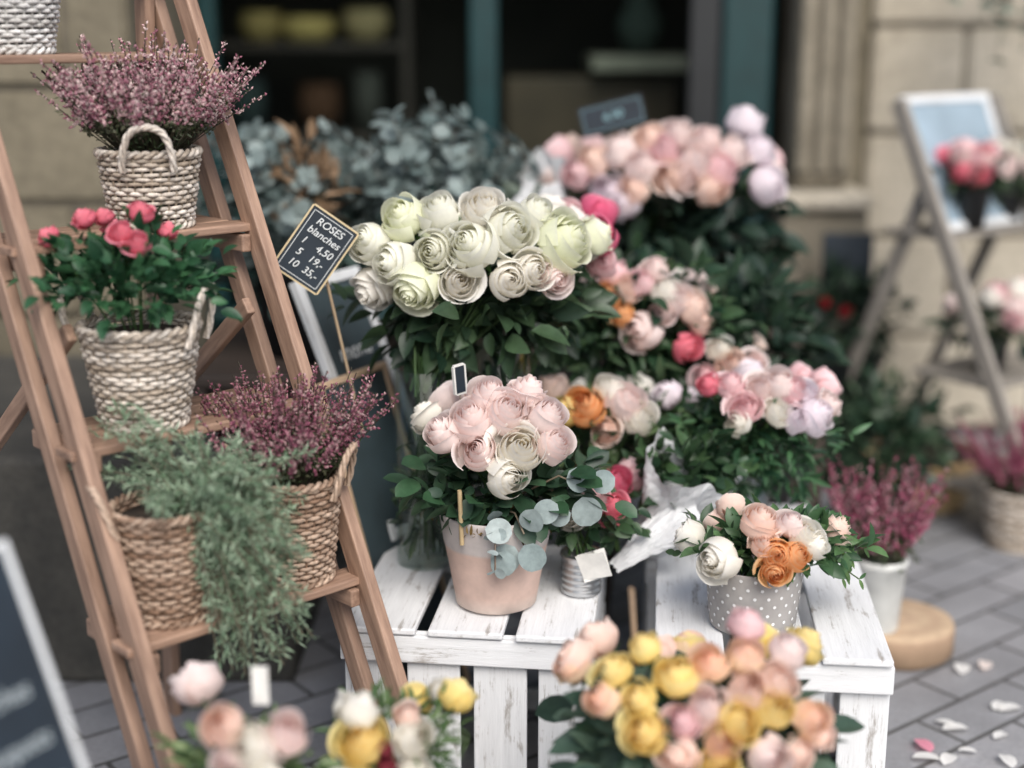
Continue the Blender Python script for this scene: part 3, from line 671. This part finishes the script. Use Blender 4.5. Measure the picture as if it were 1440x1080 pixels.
lst=[(-.085,-.012,.038,'cream'),(-.02,.045,.034,'peach'),(.005,.0,.032,'orange'),(.0,-.025,.026,'orange'),(-.018,.015,.026,'peach'),(.055,.025,.032,'cream'),(.03,.04,.026,'blush'),(.035,.0,.026,'orange'),(.07,.012,.024,'cream')]
lf=bouquet(e,(.425,2.25,.522),lst,.13,.08,.08,5,('peach','cream'),.03,.5,(qx,qy,.44))
leafmass(lf,(.465,2.28,.50),(.125,.09,.045),260,.036,L_rose,(.03,.09,.035),(.12,.25,.09),.4,.3,-.5)
leafmass(lf,(.40,2.29,.495),(.12,.09,.03),130,.036,L_rose,(.025,.07,.03),(.09,.18,.07),.4,.3,-.5)
for i in range(14):
    a=rng.uniform(-1.2,.5); p0=A([qx,qy,.48]); p1=p0+A([.12+.07*rng.random(),-.03*rng.random()+.02,.05*math.sin(a)])
    t=np.linspace(0,1,8)[:,None]; P=p0*(1-t)+p1*t+A([0,0,.03])*np.sin(t*3.1); tube(lf,P,.0012,4,(.1,.16,.05))
    T=nrm(np.gradient(P,axis=0))
    for s in(-1,1): lf.inst(*L_long,basis(nrm(T*.7+A([0,.3*s,.7*s])),np.tile([0,-1.,.4],(8,1)))*.022,P,lerp((.06,.14,.05),(.17,.28,.10),rng.random(8)))
lf.make('foliage','leaf',e)
# ------------------------------------------------------------------ yellow / peach roses in bucket (foreground)
e=E('yellow_rose_bucket',(.27,1.86,0)); mb=MB()
lathe(mb,[(0,0),(.075,0),(.10,.24),(.103,.245),(.098,.243),(.09,.2),(0,.2)],(.275,1.88,0),40); mb.make('bucket','zinc',e)
c=(.272,1.865,.452)
lst=[(-.135,.035,.036,'yellow'),(-.095,-.03,.038,'yellow'),(-.05,.04,.036,'yellow'),(.0,.055,.034,'ypink'),(.05,.06,.036,'ypink'),(.095,.03,.036,'peach'),(.14,-.02,.036,'ypink'),(.155,-.05,.03,'peach'),(-.05,-.055,.038,'peach'),(.005,-.065,.038,'yellow'),(.035,-.01,.038,'yellow'),(.075,-.055,.038,'blush'),(.085,-.0,.034,'yellow'),(-.01,.01,.036,'blush'),(-.15,.0,.032,'ypink'),(.12,-.065,.034,'peach'),(-.09,.065,.03,'yellow'),(.05,.025,.036,'peach'),(-.045,-.01,.034,'pink'),(.115,.06,.032,'blush'),(-.10,.01,.03,'yellow'),(.06,.09,.032,'pink'),(.01,-.035,.032,'ypink')]
lst=[(a*.98,b*.92,r_*.86,k) for a,b,r_,k in lst]
lf=bouquet(e,c,lst,.185,.11,.11,9,('yellow','ypink','peach'),.032,.75,(.275,1.88,.2),up=.7)
leafmass(lf,(.265,1.87,.36),(.175,.13,.06),240,.07,L_rose,(.03,.07,.045),(.09,.16,.10),.5,-.1,-.9)
leafmass(lf,(.265,1.88,.31),(.13,.12,.09),160,.07,L_rose,(.015,.05,.025),(.06,.13,.06),.3,-.1); lf.make('foliage','leaf',e)
pk=MB(); tube(pk,[(.165,1.84,.60),(.175,1.85,.48)],.004,6,(.35,.25,.17)); pk.make('plant_pick','pot',e)
# ------------------------------------------------------------------ small bouquets, lower left
e=E('pink_rose_bouquet',(-.33,1.74,0)); mb=MB()
lathe(mb,[(0,0),(.06,0),(.075,.30),(.078,.305),(.072,.3),(0,.27)],(-.31,1.73,0),32); mb.make('bucket','zinc',e)
lst=[(-.035,.04,.030,'peach'),(.0,.015,.038,'cream'),(.045,.03,.034,'blush'),(.02,-.03,.036,'cream'),(-.02,-.0,.03,'blush'),(.07,-.055,.044,'cream'),(.112,-.06,.040,'cream'),(.04,-.075,.042,'cream')]
lf=bouquet(e,(-.335,1.73,.442),lst,.14,.09,.12,2,('blush','cream'),.034,.5,(-.31,1.73,.3))
leafmass(lf,(-.36,1.73,.395),(.09,.07,.04),260,.036,L_long,(.06,.13,.04),(.19,.28,.11),.4,.2); lf.make('foliage','leaf',e)
board('tag',e,(-.335,1.74,.475),(-.335,1.74,.53),.022,.002,(1,0,0),'card',0)
e=E('yellow_posy',(-.165,1.83,0)); mb=MB()
lathe(mb,[(0,0),(.055,0),(.065,.27),(.068,.275),(.062,.27),(0,.25)],(-.16,1.84,0),32,(.30,.22,.16)); mb.make('pot','pot',e)
lst=[(-.04,.005,.038,'yellow'),(.03,.01,.034,'cream'),(-.005,-.03,.018,'wine'),(-.01,-.005,.016,'wine'),(.02,.035,.02,'peach'),(.03,-.04,.03,'cream'),(-.05,-.05,.03,'yellow'),(0,-.055,.018,'wine')]
lf=bouquet(e,(-.165,1.83,.40),lst,.1,.07,.08,3,('yellow','cream'),.03,.5,(-.16,1.84,.26))
leafmass(lf,(-.16,1.83,.375),(.09,.07,.065),340,.026,L_long,(.04,.10,.03),(.16,.26,.10),.5,.4); lf.make('foliage','leaf',e)
# ------------------------------------------------------------------ display table with back-row flowers
T=E('display_table',(.0,3.4,0))
box('top',T,-.75,.72,3.12,3.72,.56,.59,'darkwood')
for x in(-.72,.69):
    for y in(3.15,3.69): box('leg',T,x-.025,x+.025,y-.025,y+.025,0,.557,'darkwood')
box('apron',T,-.69,.66,3.14,3.16,.30,.557,'darkwood')
def bucket(e,x,y,z,r,h,mat='black'):
    mb=MB(); lathe(mb,[(0,0),(r*.75,0),(r,h),(r+.004,h+.003),(r-.004,h),(r*.9,h*.8),(0,h*.8)],(x,y,z),28); mb.make('bucket',mat,e)
for nm,cx in(('eucalyptus_bucket',-.52),('eucalyptus_bucket',-.20)):
    e=E(nm,(cx,3.36,.593)); bucket(e,cx,3.36,.593,.10,.2)
    eu=MB()
    for i in range(66):
        a=rng.uniform(0,6.283); r_=rng.random()**.6
        hgt=.90+.26*rng.random()*(1-.25*r_)+(.10 if rng.random()<.08 else 0)
        p1=A([cx+math.cos(a)*.27*r_,3.36+math.sin(a)*.2*r_,hgt])
        eucsprig(eu,(cx+.03*math.cos(a),3.36+.03*math.sin(a),.76),p1,(math.cos(a)*-.03,0,.06),13,.066,(.14,.19,.185),(.35,.42,.405))
    eu.make('eucalyptus','leaf',e)
    lf=MB(); leafmass(lf,(cx,3.34,.86),(.22,.16,.14),300,.06,L_rose,(.02,.05,.04),(.08,.13,.10),.2,.2); lf.make('foliage','leaf',e)
e=E('dried_foliage',(-.47,3.24,.593)); bucket(e,-.47,3.24,.593,.04,.2); fb=MB()
leafmass(fb,(-.46,3.22,1.0),(.07,.05,.11),90,.06,L_long,(.14,.10,.05),(.30,.23,.13),.2,1.2); stems(fb,(-.46,3.22,1.0),(.05,.03,.05),(-.47,3.24,.7),(.02,.02,0),14,.002,(.2,.14,.08))
fb.make('fronds','dry',e)
e=E('pink_rose_bucket',(.36,3.45,.593)); bucket(e,.37,3.47,.593,.12,.22)
lst=[(-.19,.03,.045,'peach'),(-.13,.05,.045,'blush'),(-.08,.02,.045,'blush'),(-.03,.06,.042,'pink'),(.02,.0,.045,'blush'),(.05,.03,.045,'blush'),(.10,.015,.046,'pink'),(.13,.05,.042,'blush'),(.17,.11,.050,'lilac'),(.21,-.02,.050,'lilac'),(.20,.05,.044,'lilac'),(-.16,-.04,.045,'lilac'),(-.02,.0,.042,'peach'),(-.10,-.03,.040,'peach'),(.0,.09,.04,'blush'),(.07,.08,.04,'blush'),(-.22,.0,.04,'pink'),(-.06,.08,.04,'peach'),(-.12,-.06,.045,'lilac'),(.08,-.03,.04,'peach')]
lf=bouquet(e,(.375,3.42,1.025),lst,.28,.18,.15,14,('pink','peach','blush'),.045,.4,(.37,3.47,.8),up=.5)
leafmass(lf,(.40,3.42,.88),(.25,.17,.16),520,.075,L_rose,(.010,.03,.02),(.035,.07,.04),.2,-.1,-.9); lf.make('foliage','leaf',e)
e=E('wrapped_roses',(.12,3.36,.593)); wrap('paper_wrap',e,(.16,3.42,.70),(-.45,-.2,.85),.33,.03,.12,seed=9,arc=6.0,a0=1.2)
lf=MB(); leafmass(lf,(.0,3.32,.93),(.1,.08,.06),120,.05,L_rose,(.05,.08,.06),(.16,.22,.15)); lf.make('foliage','leaf',e)
sg=E('price_sign',(.24,3.4,1.15)); tag(sg,(.235,3.38,1.155),.15,.065,math.radians(14),0,[('6,90',0,0)],'board','black',.028,'bluechalk')
pk=MB(); tube(pk,[(.24,3.39,1.13),(.27,3.42,.9)],.003,6,(.3,.2,.1)); pk.make('pick','pot',sg)
st=E('wooden_stool',(.30,2.98,0)); mb=MB(); lathe(mb,[(0,0),(.15,0),(.155,.01),(.155,.025),(.15,.03),(0,.03)],(.30,3.02,.44),36); mb.make('seat','darkwood',st)
for i in range(4):
    a=i*1.5708+.785; board('leg_%d'%i,st,(.30+.15*math.cos(a),3.02+.15*math.sin(a),0),(.30+.1*math.cos(a),3.02+.1*math.sin(a),.438),.025,.025,(0,1,0),'darkwood')
e=E('ranunculus_bouquet',(.29,2.99,.47)); bucket(e,.29,3.0,.472,.07,.14,'zinc')
c=(.285,2.95,.785)
lst=[(-.05,.05,.036,'peach'),(-.085,.035,.034,'orange'),(-.02,-.03,.048,'blush'),(.05,.03,.034,'blush'),(.03,.045,.036,'cream'),(.085,.01,.04,'peach'),(.075,-.07,.034,'coral'),(-.02,.06,.03,'pink'),(.02,.005,.032,'blush'),(-.075,.075,.034,'pink'),(.10,-.015,.03,'peach'),(.01,.085,.034,'blush'),(-.06,.0,.03,'orange')]
lf=bouquet(e,c,lst,.14,.11,.13,8,('peach','blush','cream'),.036,.3,(.29,3.0,.6))
leafmass(lf,(.28,2.97,.74),(.19,.14,.14),600,.048,L_rose,(.013,.045,.022),(.06,.13,.05),.3,.1)
leafmass(lf,(.20,2.9,.68),(.16,.10,.10),260,.05,L_long,(.025,.065,.03),(.09,.16,.07),.2,.2); lf.make('foliage','leaf',e)
e=E('foliage_plant',(.52,3.15,0)); bucket(e,.50,3.1,0,.14,.4)
lf=MB(); leafmass(lf,(.49,3.08,.62),(.20,.15,.24),560,.07,L_rose,(.010,.03,.018),(.035,.075,.038),.2,.1); lf.make('foliage','leaf',e)
e=E('peach_rose_posy',(.45,2.95,.5)); bucket(e,.46,3.0,.0,.08,.5)
lf=bouquet(e,(.45,2.92,.68),[(0,0,.033,'peach'),(-.05,-.03,.030,'pink'),(-.02,.03,.03,'cream'),(.05,0,.03,'blush')],.09,.07,.07,3,('peach',),.032,.4,(.46,3.0,.5))
leafmass(lf,(.45,2.96,.62),(.12,.08,.08),160,.045,L_rose,(.015,.04,.02),(.055,.11,.05)); lf.make('foliage','leaf',e)
# ------------------------------------------------------------------ right side: heather pot on wood slice
e=E('wood_slice',(.86,2.96,0)); mb=MB()
cw=A([(.5,.36,.24),(.34,.24,.16),(.30,.21,.14),(.36,.25,.17),(.50,.37,.25),(.55,.41,.28),(.46,.33,.23),(.56,.42,.29),(.48,.35,.25),(.54,.40,.28)])
lathe(mb,[(0,0),(.118,0),(.127,.01),(.127,.062),(.122,.072),(.11,.074),(.085,.0745),(.06,.0745),(.03,.0745),(0,.0745)],(.86,2.96,0),48,cw,.012); mb.make('slice','pot',e)
e=E('pink_heather_pot',(.80,2.90,.076)); mb=MB(); wc=(.74,.75,.72)
lathe(mb,[(0,0),(.042,0),(.045,.004),(.055,.15),(.058,.152),(.058,.165),(.054,.167),(.05,.15),(0,.145)],(.80,2.90,.076),36,wc); mb.make('pot','pot',e)
heather(e,(.80,2.90,.22),80,.13,.25,[(.40,.09,.17),(.48,.17,.24),(.26,.05,.10),(.56,.32,.36)],.0052,32)
lf=MB(); leafmass(lf,(.80,2.90,.27),(.08,.07,.05),130,.03,L_long,(.02,.05,.02),(.08,.13,.05)); lf.make('leaves','leaf',e)
RS=E('ladder_shelf',(1.3,4.0,0)); rW=(.8,.6);rN=(.6,-.8); O=(1.055,3.985)
def ro(W,n,z): return (O[0]+rW[0]*W+rN[0]*n,O[1]+rW[1]*W+rN[1]*n,z)
def rl(W,z,off=0): return ro(W,.60*(1.18-z)/1.18+off,z)
for W0 in(0,.42):
    board('front_rail',RS,rl(W0,0),rl(W0,1.16),.045,.022,(*rN,0),'greywood')
    board('back_leg',RS,ro(W0+.024,-.27,0),ro(W0+.024,.10,.92),.04,.02,(*rN,0),'greywood')
for z,dp in((.80,.22),(.42,.34),(.12,.40)):
    for j in range(int(dp/.07)):
        n=-.03-j*.07; P0=rl(.0,z,n);P1=rl(.44,z,n); board('shelf_slat',RS,P0,P1,.062,.016,(*rN,0),'greywood')
fb_=framed('framed_board',ro(.015,.0,1.17),ro(.405,.0,1.17),Vector((.6*.16,-.8*.16,-.36)),.024,.02,[],'panelblue','frame')
def posy(nm,x,y,z,cols,r=.035,n=9,R=.10,vh=.13,mat='black',leaf=((.015,.035,.02),(.05,.09,.04))):
    e=E(nm,(x,y,z)); bucket(e,x,y,z,.05,vh,mat)
    l=[(rng.uniform(-.8,.8)*R,rng.uniform(-.4,.8)*R*.7,r,cols[i%len(cols)]) for i in range(n)]
    lf=bouquet(e,(x,y,z+vh+.07),l,R,R*.8,R*.75,5,cols,r,.4,(x,y,z+vh))
    leafmass(lf,(x,y,z+vh+.03),(R*1.2,R,R*.6),150,.045,L_rose,*leaf); lf.make('foliage','leaf',e)
P=rl(.17,.81,-.04); posy('rose_posy',P[0],P[1],P[2],('pink','coral','blush'),.034,10,.09,.11)
P=rl(.12,.43,-.10); posy('rose_posy',P[0],P[1],P[2],('cream','pink','blush'),.036,9,.11,.10)
P=rl(.36,.81,-.06); posy('rose_posy',P[0],P[1],P[2],('blush','cream'),.034,8,.10,.10)
e=E('red_flower_planter',(1.0,4.15,0)); bucket(e,1.0,4.2,0,.12,.40)
lf=MB(); leafmass(lf,(1.0,4.17,.50),(.15,.12,.14),420,.055,L_rose,(.010,.025,.016),(.035,.07,.035),.2,.2); lf.make('foliage','leaf',e)
rb=MB()
for dx,dz in((-.09,.08),(-.03,.05),(.07,.09),(.04,.03)): add_rose(rb,(1.0+dx,4.07,.50+dz),A([dx,-.3,.1]),.018,'red')
rb.make('blooms','petal',e); box('backing_slate',e,.93,1.08,4.22,4.235,.5,.76,'board')
e=basket('wicker_bowl',(1.20,3.98,0.003),.11,.165,.15,(.42,.28,.14),(.68,.50,.28),nst=30,rows=11)
lf=MB(); leafmass(lf,(1.12,4.06,.24),(.20,.13,.12),260,.06,L_long,(.02,.06,.03),(.09,.17,.07),.2,.3); lf.make('foliage','leaf',e)
e=basket('heather_pot_basket',(1.36,3.62,.003),.075,.095,.15,*WH,nst=26,rows=14)
heather(e,(1.36,3.62,.14),100,.17,.24,[(.36,.08,.15),(.48,.18,.24),(.28,.05,.11)],.006,30)
e=E('potted_shrub',(.98,3.6,0)); bucket(e,.98,3.62,0,.09,.16)
lf=MB(); leafmass(lf,(.97,3.6,.27),(.16,.12,.14),330,.06,L_rose,(.013,.038,.02),(.05,.095,.045),.2,.2); lf.make('foliage','leaf',e)
e=E('hanging_eucalyptus',(1.55,4.3,1.6)); eu=MB()
for i in range(26): eucsprig(eu,(1.62,4.4,1.75),(1.58+rng.uniform(-.32,.2),4.25+rng.uniform(-.1,.1),1.36+rng.uniform(-.20,.16)),(-.05,0,.08),12,.045,(.15,.21,.17),(.32,.38,.31))
eu.make('sprigs','leaf',e)
box('wall_bracket',e,1.60,1.64,4.38,4.74,1.74,1.78,'black')
e=E('fallen_petals',(.9,2.6,0)); pb=MB()
pts=[(.85,2.56,'cream'),(.88,2.57,'cream'),(.99,2.64,'cream'),(.84,2.46,'cream'),(.89,2.47,'cream'),(.80,2.47,'hot'),(.935,2.46,'cream'),(1.02,2.83,'peach'),(.98,2.86,'cream'),(.76,2.45,'cream'),(.95,2.3,'blush')]
for i in range(20): pts.append((rng.uniform(.6,2.2),rng.uniform(1.2,2.7),'cream'))
for x,y,cn in pts:
    a=rng.uniform(0,6.28); pb.inst(*L_oval,basis(A([[math.cos(a),math.sin(a),.15]]),A([[.1,.1,1.]]))*rng.uniform(.035,.055),A([[x,y,.008]]),A(RC[cn][2]))
pb.make('petals','petal',e)
